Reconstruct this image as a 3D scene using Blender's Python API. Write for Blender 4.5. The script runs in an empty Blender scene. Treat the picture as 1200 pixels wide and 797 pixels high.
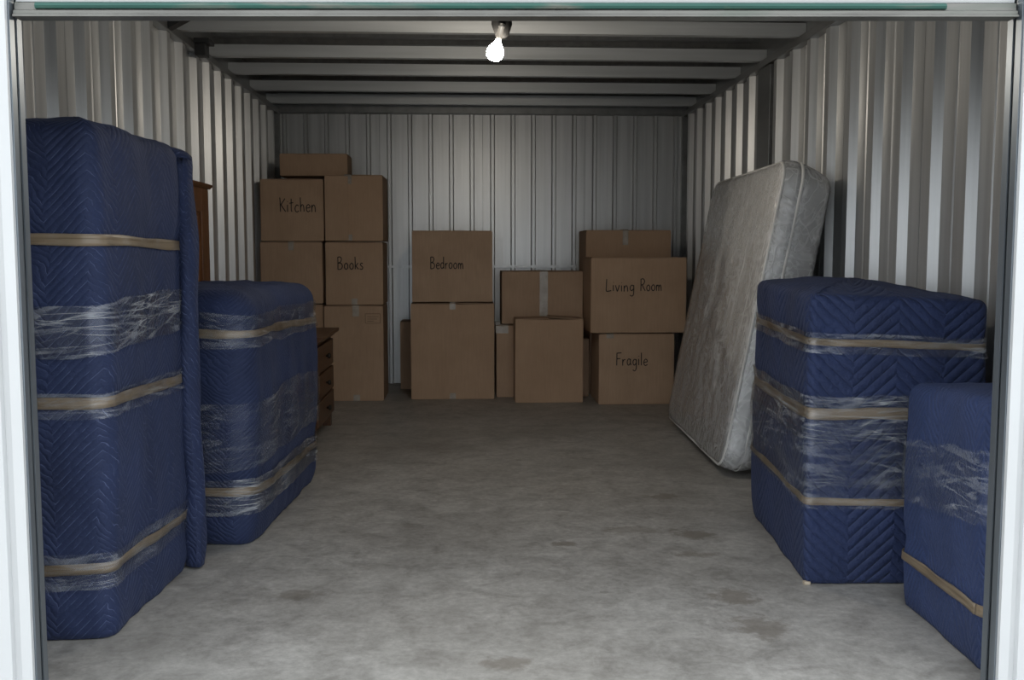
import bpy, bmesh, math, random
from mathutils import Vector, Matrix, noise

random.seed(7)
scene = bpy.context.scene
COL = scene.collection

# ------------------------------------------------------------------ camera
cam_data = bpy.data.cameras.new('camera')
cam_data.sensor_width = 36.0
cam_data.lens = 35.0
cam_data.clip_end = 200
cam = bpy.data.objects.new('camera', cam_data)
COL.objects.link(cam)
cam.location = (0, 0, 1.25)
cam.rotation_euler = (math.radians(90 - 4.948), 0, math.radians(-2.787))
scene.camera = cam

# ------------------------------------------------------------------ sky and exposure
world = bpy.data.worlds.new('overcast_sky')
scene.world = world
world.use_nodes = True
bg = world.node_tree.nodes['Background']
bg.inputs['Color'].default_value = (0.90, 0.955, 1.0, 1)
bg.inputs['Strength'].default_value = 1.0
vs = scene.view_settings
vs.view_transform = 'Standard'
vs.look = 'None'
vs.gamma = 1.0
vs.use_curve_mapping = False
vs.exposure = 1.15
scene.cycles.max_bounces = 10
scene.cycles.diffuse_bounces = 6
scene.cycles.glossy_bounces = 5
scene.cycles.transparent_max_bounces = 16
scene.cycles.use_denoising = True
scene.cycles.sample_clamp_indirect = 4.0

# ------------------------------------------------------------------ node helpers
def new_mat(name):
    m = bpy.data.materials.new(name)
    m.use_nodes = True
    nt = m.node_tree
    nt.nodes.clear()
    out = nt.nodes.new('ShaderNodeOutputMaterial')
    bs = nt.nodes.new('ShaderNodeBsdfPrincipled')
    nt.links.new(bs.outputs[0], out.inputs[0])
    return m, nt, bs, out

def N(nt, kind, **kw):
    n = nt.nodes.new(kind)
    for k, v in kw.items():
        setattr(n, k, v)
    return n

def put(nt, sock, v):
    if hasattr(v, 'is_linked') or hasattr(v, 'links'):
        nt.links.new(v, sock)
    else:
        sock.default_value = v

def M(nt, op, a, b=0.0, c=None, clamp=False):
    n = N(nt, 'ShaderNodeMath', operation=op, use_clamp=clamp)
    put(nt, n.inputs[0], a)
    put(nt, n.inputs[1], b)
    if c is not None:
        put(nt, n.inputs[2], c)
    return n.outputs[0]

def coords(nt, which='Object', scale=(1, 1, 1), loc=(0, 0, 0)):
    tc = N(nt, 'ShaderNodeTexCoord')
    mp = N(nt, 'ShaderNodeMapping')
    mp.inputs['Scale'].default_value = scale
    mp.inputs['Location'].default_value = loc
    nt.links.new(tc.outputs[which], mp.inputs[0])
    return mp.outputs[0]

def tex_noise(nt, vec, scale, detail=4.0, rough=0.55, distort=0.0):
    n = N(nt, 'ShaderNodeTexNoise')
    nt.links.new(vec, n.inputs['Vector'])
    n.inputs['Scale'].default_value = scale
    n.inputs['Detail'].default_value = detail
    n.inputs['Roughness'].default_value = rough
    n.inputs['Distortion'].default_value = distort
    return n.outputs['Fac']

def ramp(nt, fac, stops):
    r = N(nt, 'ShaderNodeValToRGB')
    nt.links.new(fac, r.inputs[0])
    el = r.color_ramp.elements
    while len(el) < len(stops):
        el.new(0.5)
    for e, (p, c) in zip(el, stops):
        e.position = p
        e.color = c if len(c) == 4 else (*c, 1)
    return r.outputs[0]

def mix(nt, fac, a, b, kind='MIX'):
    n = N(nt, 'ShaderNodeMix', data_type='RGBA', blend_type=kind)
    put(nt, n.inputs[0], fac)
    for s, v in ((n.inputs[6], a), (n.inputs[7], b)):
        if isinstance(v, tuple):
            s.default_value = v if len(v) == 4 else (*v, 1)
        else:
            nt.links.new(v, s)
    return n.outputs[2]

def bump(nt, bs, height, strength=0.3, dist=0.01):
    b = N(nt, 'ShaderNodeBump')
    b.inputs['Strength'].default_value = strength
    b.inputs['Distance'].default_value = dist
    nt.links.new(height, b.inputs['Height'])
    nt.links.new(b.outputs[0], bs.inputs['Normal'])

def g(v):
    return (v, v, v, 1)

# ------------------------------------------------------------------ materials
def mat_metal(name, lo, hi, rough=0.42, metallic=0.75, stretch=(9, 9, 0.25)):
    m, nt, bs, _ = new_mat(name)
    v = coords(nt, 'Object', stretch)
    f = tex_noise(nt, v, 2.0, 5, 0.6)
    c = ramp(nt, f, [(0.3, lo), (0.72, hi)])
    v2 = coords(nt, 'Object', (1, 1, 1))
    f2 = tex_noise(nt, v2, 1.3, 3)
    c = mix(nt, M(nt, 'MULTIPLY', f2, 0.35), c, tuple(x * 0.6 for x in lo[:3]))
    nt.links.new(c, bs.inputs['Base Color'])
    bs.inputs['Metallic'].default_value = metallic
    r = M(nt, 'MULTIPLY_ADD', f, 0.2, rough - 0.1)
    nt.links.new(r, bs.inputs['Roughness'])
    return m

MAT = {}
MAT['wall_steel'] = mat_metal('ribbed_wall_steel', (0.53, 0.54, 0.545), (0.73, 0.74, 0.745), 0.38, 0.62)
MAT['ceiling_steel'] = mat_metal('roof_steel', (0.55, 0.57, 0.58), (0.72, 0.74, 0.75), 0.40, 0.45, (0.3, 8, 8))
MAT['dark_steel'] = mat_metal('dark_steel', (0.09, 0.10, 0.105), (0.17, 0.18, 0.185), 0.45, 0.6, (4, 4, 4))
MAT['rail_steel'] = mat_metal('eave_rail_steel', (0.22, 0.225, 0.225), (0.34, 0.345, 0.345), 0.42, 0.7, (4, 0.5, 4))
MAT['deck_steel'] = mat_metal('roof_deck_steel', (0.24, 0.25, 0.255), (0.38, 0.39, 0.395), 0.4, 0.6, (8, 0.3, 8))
MAT['guide_steel'] = mat_metal('guide_steel', (0.22, 0.25, 0.28), (0.36, 0.40, 0.44), 0.38, 0.75, (8, 8, 0.4))

def mat_plain(name, col, rough=0.6, metallic=0.0, vary=0.12, scale=3.0, bumpy=0.0):
    m, nt, bs, _ = new_mat(name)
    v = coords(nt, 'Object')
    f = tex_noise(nt, v, scale, 4)
    c = ramp(nt, f, [(0.3, tuple(x * (1 - vary) for x in col)), (0.7, tuple(min(1, x * (1 + vary)) for x in col))])
    nt.links.new(c, bs.inputs['Base Color'])
    bs.inputs['Roughness'].default_value = rough
    bs.inputs['Metallic'].default_value = metallic
    if bumpy:
        bump(nt, bs, tex_noise(nt, v, scale * 20, 3), bumpy, 0.003)
    return m

MAT['white'] = mat_plain('white_painted_steel', (0.60, 0.61, 0.615), 0.4, 0, 0.03, 2)
MAT['black_plastic'] = mat_plain('black_plastic', (0.008, 0.008, 0.008), 0.6)
MAT['black_iron'] = mat_plain('black_bracket_iron', (0.025, 0.026, 0.028), 0.55)
MAT['chrome'] = mat_plain('lamp_socket_metal', (0.55, 0.54, 0.52), 0.28, 0.9)
_b = MAT['black_plastic'].node_tree.nodes['Principled BSDF']
_b.inputs['Specular IOR Level'].default_value = 0.1
MAT['ink'] = mat_plain('marker_ink', (0.018, 0.014, 0.012), 0.7)
MAT['print'] = mat_plain('faded_print', (0.16, 0.10, 0.06), 0.8)
MAT['foot'] = mat_plain('pale_wood', (0.50, 0.42, 0.32), 0.5)
MAT['knob'] = mat_plain('dark_knob', (0.02, 0.016, 0.013), 0.4, 0.3)
MAT['piping'] = mat_plain('mattress_piping', (0.72, 0.72, 0.71), 0.6)

def mat_bar(name, stops, rough):
    m, nt, bs, _ = new_mat(name)
    v = coords(nt, 'Object', (1.4, 1, 10))
    f = tex_noise(nt, v, 1.6, 4, 0.6, 0.4)
    nt.links.new(ramp(nt, f, stops), bs.inputs['Base Color'])
    bs.inputs['Metallic'].default_value = 0.4
    nt.links.new(M(nt, 'MULTIPLY_ADD', f, 0.2, rough), bs.inputs['Roughness'])
    return m
MAT['bar'] = mat_bar('worn_door_bar_steel', [(0.38, (0.13, 0.125, 0.115)), (0.55, (0.19, 0.185, 0.17)), (0.72, (0.15, 0.16, 0.14))], 0.3)
MAT['bar_reflection'] = mat_bar('painted_green_reflection', [(0.38, (0.13, 0.14, 0.12)), (0.5, (0.03, 0.10, 0.08)), (0.66, (0.025, 0.085, 0.07)), (0.75, (0.12, 0.15, 0.09))], 0.2)  # green reflection of trees outside, put into the colour

def mat_concrete(name, base, stains):
    m, nt, bs, _ = new_mat(name)
    v = coords(nt, 'Object')
    big = tex_noise(nt, v, 1.3, 7, 0.66, 0.3)
    mid = tex_noise(nt, v, 6.5, 7, 0.7, 0.5)
    fine = tex_noise(nt, v, 32, 6, 0.75)
    c = ramp(nt, big, [(0.28, tuple(x * 0.72 for x in base)), (0.52, base), (0.75, tuple(x * 1.16 for x in base))])
    c = mix(nt, 0.75, c, ramp(nt, mid, [(0.3, g(0.24)), (0.52, g(0.50)), (0.74, g(0.70))]), 'OVERLAY')
    c = mix(nt, 0.6, c, ramp(nt, fine, [(0.3, g(0.30)), (0.7, g(0.68))]), 'OVERLAY')
    warm = tex_noise(nt, v, 0.55, 2)
    c = mix(nt, M(nt, 'MULTIPLY', warm, 0.30), c, (base[0] * 1.0, base[1] * 0.86, base[2] * 0.68))
    # worn stains with outlines of their own
    sep = N(nt, 'ShaderNodeSeparateXYZ')
    nt.links.new(v, sep.inputs[0])
    wob = tex_noise(nt, v, 12, 6, 0.7)
    tot = None
    for (x, y, rx, ry, a) in stains:
        dx = M(nt, 'DIVIDE', M(nt, 'SUBTRACT', sep.outputs[0], x), rx)
        dy = M(nt, 'DIVIDE', M(nt, 'SUBTRACT', sep.outputs[1], y), ry)
        d = M(nt, 'SQRT', M(nt, 'ADD', M(nt, 'MULTIPLY', dx, dx), M(nt, 'MULTIPLY', dy, dy)))
        d = M(nt, 'ADD', d, M(nt, 'MULTIPLY', M(nt, 'SUBTRACT', wob, 0.5), 2.6))
        k = M(nt, 'MULTIPLY', M(nt, 'SUBTRACT', 1.0, d, clamp=True), a * 1.8, clamp=True)
        k = M(nt, 'MINIMUM', k, a * 0.85)
        tot = k if tot is None else M(nt, 'MAXIMUM', tot, k)
    if tot is not None:
        c = mix(nt, tot, c, (base[0] * 0.42, base[1] * 0.36, base[2] * 0.29))
    # scattered small pits
    vor = N(nt, 'ShaderNodeTexVoronoi')
    nt.links.new(v, vor.inputs['Vector'])
    vor.inputs['Scale'].default_value = 2.6
    spot = M(nt, 'LESS_THAN', M(nt, 'ADD', vor.outputs['Distance'], M(nt, 'MULTIPLY', wob, 0.16)), 0.125)
    c = mix(nt, M(nt, 'MULTIPLY', spot, 0.35), c, (base[0] * 0.4, base[1] * 0.38, base[2] * 0.35))
    nt.links.new(c, bs.inputs['Base Color'])
    nt.links.new(M(nt, 'MULTIPLY_ADD', mid, 0.3, 0.36), bs.inputs['Roughness'])
    h = M(nt, 'ADD', M(nt, 'MULTIPLY', mid, 0.6), M(nt, 'MULTIPLY', fine, 0.4))
    bump(nt, bs, h, 0.22, 0.006)
    return m

MAT['floor'] = mat_concrete('stained_concrete', (0.392, 0.384, 0.367), [
    (1.02, 4.32, 0.12, 0.10, 0.75), (0.97, 4.02, 0.10, 0.05, 0.6), (0.98, 3.50, 0.09, 0.10, 0.7), (0.99, 3.2, 0.10, 0.14, 0.6),
    (1.03, 5.02, 0.12, 0.06, 0.55), (0.43, 4.2, 0.07, 0.04, 0.7), (0.13, 2.95, 0.09, 0.06, 0.6),
    (-0.62, 3.6, 0.10, 0.06, 0.5), (0.75, 4.4, 0.16, 0.08, 0.45), (-0.3, 6.4, 0.5, 0.25, 0.25), (0.5, 6.9, 0.6, 0.2, 0.22)])
MAT['ground'] = mat_concrete('driveway_concrete', (0.42, 0.42, 0.41), [])

def mat_cardboard():
    m, nt, bs, _ = new_mat('cardboard')
    v = coords(nt, 'Object')
    f = tex_noise(nt, v, 3.5, 4)
    fib = tex_noise(nt, coords(nt, 'Object', (60, 60, 3)), 2.0, 3)
    c = ramp(nt, f, [(0.3, (0.41, 0.275, 0.18)), (0.7, (0.48, 0.33, 0.22))])
    c = mix(nt, 0.25, c, ramp(nt, fib, [(0.3, g(0.38)), (0.7, g(0.62))]), 'OVERLAY')
    oi = N(nt, 'ShaderNodeObjectInfo')
    c = mix(nt, M(nt, 'MULTIPLY', oi.outputs['Random'], 0.4), c, (0.43, 0.265, 0.155))
    nt.links.new(c, bs.inputs['Base Color'])
    bs.inputs['Roughness'].default_value = 0.75
    bump(nt, bs, tex_noise(nt, coords(nt, 'Object', (30, 30, 2)), 3, 2), 0.12, 0.004)
    return m
MAT['cardboard'] = mat_cardboard()

def mat_tape(name, col, rough, alpha=1.0):
    m, nt, bs, _ = new_mat(name)
    v = coords(nt, 'Object')
    f = tex_noise(nt, v, 14, 4, 0.6)
    c = ramp(nt, f, [(0.3, tuple(x * 0.8 for x in col)), (0.7, tuple(min(1, x * 1.15) for x in col))])
    nt.links.new(c, bs.inputs['Base Color'])
    bs.inputs['Roughness'].default_value = rough
    bs.inputs['Alpha'].default_value = alpha
    bump(nt, bs, f, 0.35, 0.006)
    return m
MAT['box_tape'] = mat_tape('clear_packing_tape', (0.60, 0.54, 0.47), 0.2, 0.6)

def mat_strap():
    m, nt, bs, _ = new_mat('tan_packing_tape_band')
    tc = N(nt, 'ShaderNodeTexCoord')
    mp = N(nt, 'ShaderNodeMapping')
    mp.inputs['Scale'].default_value = (2.5, 70, 1)
    nt.links.new(tc.outputs['UV'], mp.inputs[0])
    f = tex_noise(nt, mp.outputs[0], 1.0, 4, 0.6, 0.4)
    mp2 = N(nt, 'ShaderNodeMapping')
    mp2.inputs['Scale'].default_value = (6, 12, 1)
    nt.links.new(tc.outputs['UV'], mp2.inputs[0])
    f2 = tex_noise(nt, mp2.outputs[0], 1.0, 3)
    c = ramp(nt, f, [(0.28, (0.13, 0.095, 0.06)), (0.5, (0.25, 0.19, 0.125)), (0.75, (0.40, 0.33, 0.25))])
    c = mix(nt, ramp(nt, f2, [(0.55, g(0)), (0.8, g(0.5))]), c, (0.52, 0.50, 0.48))
    nt.links.new(c, bs.inputs['Base Color'])
    bs.inputs['Roughness'].default_value = 0.32
    gap = N(nt, 'ShaderNodeMapping')
    gap.inputs['Scale'].default_value = (1.7, 5, 1)
    nt.links.new(tc.outputs['UV'], gap.inputs[0])
    gn = tex_noise(nt, gap.outputs[0], 1.0, 2)
    al = M(nt, 'SUBTRACT', ramp(nt, gn, [(0.50, g(1)), (0.68, g(0.45))]), M(nt, 'MULTIPLY', ramp(nt, f, [(0.5, g(0)), (0.62, g(1))]), 0.25), clamp=True)
    nt.links.new(al, bs.inputs['Alpha'])
    bump(nt, bs, f, 0.5, 0.006)
    return m
MAT['strap'] = mat_strap()

def crease_lines(nt, vec_of, specs, sharp):
    """thin crease lines: contour lines of stretched noise; returns (lines, height)"""
    tot = hgt = None
    for (sx, sy, sz, rot, det, dist, k) in specs:
        n = tex_noise(nt, vec_of(sx, sy, sz, rot), 1.0, det, 0.55, dist)
        r = M(nt, 'SUBTRACT', 1.0, M(nt, 'MULTIPLY', M(nt, 'ABSOLUTE', M(nt, 'SUBTRACT', n, 0.5)), sharp), clamp=True)
        r = M(nt, 'MULTIPLY', r, k)
        tot = r if tot is None else M(nt, 'MAXIMUM', tot, r)
        hgt = M(nt, 'MULTIPLY', n, k) if hgt is None else M(nt, 'ADD', hgt, M(nt, 'MULTIPLY', n, k))
    return tot, hgt

def film_shader(nt, out, lines, hgt, haze, crease_amt, strength, dist, tint, gloss=1.0, rough=0.13):
    bp = N(nt, 'ShaderNodeBump')
    bp.inputs['Strength'].default_value = strength
    bp.inputs['Distance'].default_value = dist
    nt.links.new(M(nt, 'ADD', hgt, M(nt, 'MULTIPLY', lines, 0.25)), bp.inputs['Height'])
    tr = N(nt, 'ShaderNodeBsdfTransparent')
    gl = N(nt, 'ShaderNodeBsdfGlossy')
    gl.inputs['Roughness'].default_value = rough
    nt.links.new(bp.outputs[0], gl.inputs['Normal'])
    df = N(nt, 'ShaderNodeBsdfDiffuse')
    df.inputs['Color'].default_value = (*tint, 1)
    nt.links.new(bp.outputs[0], df.inputs['Normal'])
    fr = N(nt, 'ShaderNodeFresnel')
    fr.inputs['IOR'].default_value = 1.5
    al = M(nt, 'ADD', haze, M(nt, 'MULTIPLY', lines, crease_amt), clamp=True)
    m1 = N(nt, 'ShaderNodeMixShader')
    nt.links.new(al, m1.inputs[0])
    nt.links.new(tr.outputs[0], m1.inputs[1])
    nt.links.new(df.outputs[0], m1.inputs[2])
    m2 = N(nt, 'ShaderNodeMixShader')
    nt.links.new(M(nt, 'MULTIPLY', fr.outputs[0], gloss, clamp=True), m2.inputs[0])
    nt.links.new(m1.outputs[0], m2.inputs[1])
    nt.links.new(gl.outputs[0], m2.inputs[2])
    nt.links.new(m2.outputs[0], out.inputs[0])

def mat_film(name, seed=0.0, amount=1.0):
    """stretch film: mostly clear, with pulled creases running along the band"""
    m, nt, bs, out = new_mat(name)
    nt.nodes.remove(bs)
    tc = N(nt, 'ShaderNodeTexCoord')
    def vec(sx, sy, sz, rot):
        r = N(nt, 'ShaderNodeMapping')
        r.inputs['Rotation'].default_value = (0, 0, rot)
        nt.links.new(tc.outputs['UV'], r.inputs[0])
        mp = N(nt, 'ShaderNodeMapping')
        mp.inputs['Scale'].default_value = (sx, sy, 1)
        mp.inputs['Location'].default_value = (seed, seed * 1.7, 0)
        nt.links.new(r.outputs[0], mp.inputs[0])
        return mp.outputs[0]
    lines, hgt = crease_lines(nt, vec, [(1.2, 26, 1, 0.0, 1, 0.0, 1.0), (1.4, 30, 1, 0.14, 1, 0.0, 0.9), (1.6, 20, 1, -0.2, 1, 0.0, 0.8)], 45.0)
    blot = tex_noise(nt, vec(4, 7, 1, 0), 1.0, 3, 0.6)
    mask = ramp(nt, blot, [(0.36, g(0.08)), (0.66, g(1.0))])
    haze = M(nt, 'MULTIPLY_ADD', mask, 0.035 * amount, 0.02 * amount)
    lines = M(nt, 'MULTIPLY', lines, mask)
    film_shader(nt, out, lines, hgt, haze, 0.46 * amount, 0.8, 0.005, (0.66, 0.69, 0.74), 0.55 * amount)
    return m
MAT['film'] = mat_film('stretch_film', 0.0, 0.7)
MAT['film_heavy'] = mat_film('stretch_film_layered', 3.1, 1.15)

def mat_quilt(name, period, spacing, amp, col=(0.0150, 0.0262, 0.078), strength=0.75, thread=0.5, wave=1.0):
    """navy moving pad: chevron stitching in the pad's own u (around) and v (up) lengths, in metres"""
    m, nt, bs, _ = new_mat(name)
    tc = N(nt, 'ShaderNodeTexCoord')
    sep = N(nt, 'ShaderNodeSeparateXYZ')
    nt.links.new(tc.outputs['UV'], sep.inputs[0])
    wob = tex_noise(nt, tc.outputs['UV'], 4.0, 4, 0.55)
    u = M(nt, 'ADD', sep.outputs[0], M(nt, 'MULTIPLY', M(nt, 'SUBTRACT', wob, 0.5), 0.11 * wave))
    tri = M(nt, 'PINGPONG', u, period / 2)
    val = M(nt, 'ADD', sep.outputs[1], M(nt, 'MULTIPLY', tri, amp))
    val = M(nt, 'ADD', val, M(nt, 'MULTIPLY', M(nt, 'SUBTRACT', wob, 0.5), 0.10 * wave))
    fr = M(nt, 'FRACT', M(nt, 'DIVIDE', val, spacing))
    puff = M(nt, 'POWER', M(nt, 'SINE', M(nt, 'MULTIPLY', fr, math.pi)), 0.55)
    d = M(nt, 'ABSOLUTE', M(nt, 'SUBTRACT', fr, 0.5))
    line = M(nt, 'GREATER_THAN', d, 0.445)
    brk = tex_noise(nt, tc.outputs['UV'], 26.0, 3, 0.6)
    line = M(nt, 'MULTIPLY', line, ramp(nt, brk, [(0.42, g(0)), (0.6, g(1))]))
    fuzz = tex_noise(nt, tc.outputs['UV'], 190.0, 2, 0.6)
    crk = tex_noise(nt, tc.outputs['UV'], 34.0, 4, 0.65, 0.6)
    patch = tex_noise(nt, tc.outputs['UV'], 3.0, 3, 0.5)
    c = ramp(nt, patch, [(0.3, tuple(x * 0.8 for x in col)), (0.7, tuple(x * 1.2 for x in col))])
    c = mix(nt, 0.35, c, ramp(nt, fuzz, [(0.3, g(0.3)), (0.7, g(0.7))]), 'OVERLAY')
    c = mix(nt, M(nt, 'MULTIPLY', line, thread), c, (0.10, 0.125, 0.24))
    nt.links.new(c, bs.inputs['Base Color'])
    bs.inputs['Roughness'].default_value = 0.78
    bs.inputs['Sheen Weight'].default_value = 0.08
    bs.inputs['Sheen Roughness'].default_value = 0.4
    bs.inputs['Sheen Tint'].default_value = (0.4, 0.5, 0.9, 1)
    h = M(nt, 'ADD', puff, M(nt, 'ADD', M(nt, 'MULTIPLY', crk, 1.2), M(nt, 'MULTIPLY', fuzz, 0.12)))
    bump(nt, bs, h, strength, 0.012)
    return m
MAT['quilt_tall'] = mat_quilt('navy_quilt_tall', 0.27, 0.028, 1.0, strength=0.32, thread=0.7)
MAT['quilt_round'] = mat_quilt('navy_quilt_squat', 0.22, 0.022, 0.9, strength=0.32, thread=0.4)
MAT['quilt_big'] = mat_quilt('navy_quilt_wide_chevron', 0.34, 0.048, 0.95, col=(0.0175, 0.031, 0.094), strength=0.75, thread=0.25, wave=0.35)
MAT['quilt_low'] = mat_quilt('navy_quilt_low', 0.26, 0.036, 1.6, col=(0.021, 0.038, 0.112), strength=0.5, thread=0.3)

def mat_wood(name, dark, light, axis=(14, 14, 1.2)):
    m, nt, bs, _ = new_mat(name)
    v = coords(nt, 'Object', axis)
    f = tex_noise(nt, v, 2.4, 6, 0.6, 1.2)
    c = ramp(nt, f, [(0.3, dark), (0.7, light)])
    nt.links.new(c, bs.inputs['Base Color'])
    bs.inputs['Roughness'].default_value = 0.38
    bump(nt, bs, f, 0.08, 0.003)
    return m
MAT['wood'] = mat_wood('brown_wood', (0.10, 0.038, 0.013), (0.21, 0.086, 0.03))
MAT['wood_chest'] = mat_wood('dark_brown_wood', (0.065, 0.029, 0.012), (0.13, 0.058, 0.024), (14, 1.2, 14))

def mat_ticking():
    m, nt, bs, _ = new_mat('mattress_ticking')
    v = coords(nt, 'Object')
    f = tex_noise(nt, coords(nt, 'Object', (3, 9, 6)), 5.0, 4, 0.6, 0.3)
    c = ramp(nt, f, [(0.3, (0.76, 0.76, 0.76)), (0.7, (0.88, 0.88, 0.88))])
    nt.links.new(c, bs.inputs['Base Color'])
    bs.inputs['Roughness'].default_value = 0.8
    bump(nt, bs, f, 0.3, 0.02)
    return m
MAT['ticking'] = mat_ticking()

def mat_plastic_sheet():
    m, nt, bs, out = new_mat('clear_plastic_mattress_bag')
    nt.nodes.remove(bs)
    tc = N(nt, 'ShaderNodeTexCoord')
    def vec(sx, sy, sz, rot):
        r = N(nt, 'ShaderNodeMapping')
        r.inputs['Rotation'].default_value = (0, 0, rot)
        nt.links.new(tc.outputs['Object'], r.inputs[0])
        mp = N(nt, 'ShaderNodeMapping')
        mp.inputs['Scale'].default_value = (sx, sy, sz)
        nt.links.new(r.outputs[0], mp.inputs[0])
        return mp.outputs[0]
    lines, hgt = crease_lines(nt, vec, [(1.6, 11, 5, 0.12, 2, 0.5, 1.0), (2.2, 14, 4, -0.25, 2, 0.4, 0.8), (7, 3, 6, 0.5, 2, 0.5, 0.5), (5, 9, 9, 0.9, 2, 0.4, 0.6)], 40.0)
    blot = tex_noise(nt, vec(3, 4, 4, 0), 1.0, 3, 0.6)
    mask = ramp(nt, blot, [(0.34, g(0.6)), (0.66, g(1.0))])
    haze = M(nt, 'MULTIPLY_ADD', mask, 0.18, 0.16)
    lines = M(nt, 'MULTIPLY', lines, mask)
    film_shader(nt, out, lines, hgt, haze, 0.5, 0.8, 0.015, (0.92, 0.93, 0.95), 1.0, 0.12)
    return m
MAT['bag'] = mat_plastic_sheet()

def mat_bulb():
    m, nt, bs, out = new_mat('glowing_bulb')
    nt.nodes.remove(bs)
    e = N(nt, 'ShaderNodeEmission')
    e.inputs['Color'].default_value = (1.0, 0.90, 0.76, 1)
    e.inputs['Strength'].default_value = 125.0
    nt.links.new(e.outputs[0], out.inputs[0])
    return m
MAT['bulb'] = mat_bulb()

# ------------------------------------------------------------------ mesh helpers
def link(name, me, mat, parent=None, smooth=False):
    if mat is not None:
        me.materials.append(MAT[mat] if isinstance(mat, str) else mat)
    if smooth:
        for p in me.polygons:
            p.use_smooth = True
    o = bpy.data.objects.new(name, me)
    COL.objects.link(o)
    if parent is not None:
        o.parent = parent
    return o

def pydata(name, verts, faces, mat, parent=None, smooth=False, uvs=None):
    me = bpy.data.meshes.new(name)
    me.from_pydata([tuple(v) for v in verts], [], faces)
    if uvs is not None:
        lay = me.uv_layers.new(name='UVMap')
        idx = [0] * len(me.loops)
        me.loops.foreach_get('vertex_index', idx)
        flat = []
        for i in idx:
            flat += uvs[i]
        lay.data.foreach_set('uv', flat)
    me.update()
    return link(name, me, mat, parent, smooth)

def box_bm(bm, x0, x1, y0, y1, z0, z1):
    vs_ = [bm.verts.new(p) for p in ((x0, y0, z0), (x1, y0, z0), (x1, y1, z0), (x0, y1, z0),
                                     (x0, y0, z1), (x1, y0, z1), (x1, y1, z1), (x0, y1, z1))]
    for f in ((3, 2, 1, 0), (4, 5, 6, 7), (0, 1, 5, 4), (1, 2, 6, 5), (2, 3, 7, 6), (3, 0, 4, 7)):
        bm.faces.new([vs_[i] for i in f])
    return vs_

def box(name, b, mat, parent=None, bevel=0.0, seg=2):
    bm = bmesh.new()
    box_bm(bm, *b)
    if bevel:
        bmesh.ops.bevel(bm, geom=bm.edges[:], offset=bevel, segments=seg, affect='EDGES', profile=0.5)
    me = bpy.data.meshes.new(name)
    bm.to_mesh(me)
    bm.free()
    return link(name, me, mat, parent)

def boxes(name, bs_, mat, parent=None, bevel=0.0):
    bm = bmesh.new()
    for b in bs_:
        box_bm(bm, *b)
    if bevel:
        bmesh.ops.bevel(bm, geom=bm.edges[:], offset=bevel, segments=1, affect='EDGES')
    me = bpy.data.meshes.new(name)
    bm.to_mesh(me)
    bm.free()
    return link(name, me, mat, parent)

def extrude_profile(name, prof, axis, a0, a1, mat, parent=None, smooth=False):
    """a closed profile [(p, q)...] pushed along an axis; axis 'x': p=y,q=z; 'y': p=x,q=z; 'z': p=x,q=y"""
    def P(p, q, a):
        return {'x': (a, p, q), 'y': (p, a, q), 'z': (p, q, a)}[axis]
    n = len(prof)
    v = [P(p, q, a0) for p, q in prof] + [P(p, q, a1) for p, q in prof]
    f = [(i, (i + 1) % n, n + (i + 1) % n, n + i) for i in range(n)]
    f += [tuple(range(n))[::-1], tuple(range(n, 2 * n))]
    o = pydata(name, v, f, mat, parent, smooth)
    bm = bmesh.new()
    bm.from_mesh(o.data)
    bmesh.ops.recalc_face_normals(bm, faces=bm.faces[:])
    bm.to_mesh(o.data)
    bm.free()
    return o

def lathe(name, prof, mat, parent=None, seg=28, loc=(0, 0, 0), rot=None):
    v, f = [], []
    n = len(prof)
    for i in range(seg):
        a = 2 * math.pi * i / seg
        for r, z in prof:
            p = Vector((r * math.cos(a), r * math.sin(a), z))
            if rot is not None:
                p = rot @ p
            v.append(p + Vector(loc))
    for i in range(seg):
        j = (i + 1) % seg
        for k in range(n - 1):
            f.append((i * n + k, j * n + k, j * n + k + 1, i * n + k + 1))
    o = pydata(name, v, f, mat, parent, True)
    bm = bmesh.new()
    bm.from_mesh(o.data)
    bmesh.ops.remove_doubles(bm, verts=bm.verts[:], dist=1e-5)
    bmesh.ops.recalc_face_normals(bm, faces=bm.faces[:])
    bm.to_mesh(o.data)
    bm.free()
    return o

def empty(name, loc=(0, 0, 0), rz=0.0):
    o = bpy.data.objects.new(name, None)
    o.empty_display_size = 0.1
    COL.objects.link(o)
    o.location = loc
    o.rotation_euler = (0, 0, rz)
    return o

def tag(o, label, cat, group=None):
    o['label'] = label
    o['category'] = cat
    if group:
        o['group'] = group
    return o

def struct(o, label=None):
    o['kind'] = 'structure'
    if label:
        o['label'] = label
    return o

# ------------------------------------------------------------------ the unit
XL, XR = -1.77, 2.15          # side walls
YF, YB = 2.63, 9.63           # outside of the front wall, back wall
H = 2.60
JL, JR = -1.144, 1.483        # door opening

fl = struct(box('floor', (XL - 0.05, XR + 0.05, YF, YB + 0.05, -0.12, 0.0), 'floor'), 'grey concrete floor with dark stains')
struct(box('driveway', (-14, 14, -16, YF - 0.002, -0.14, -0.012), 'ground'), 'pale concrete driveway outside the door')

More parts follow.
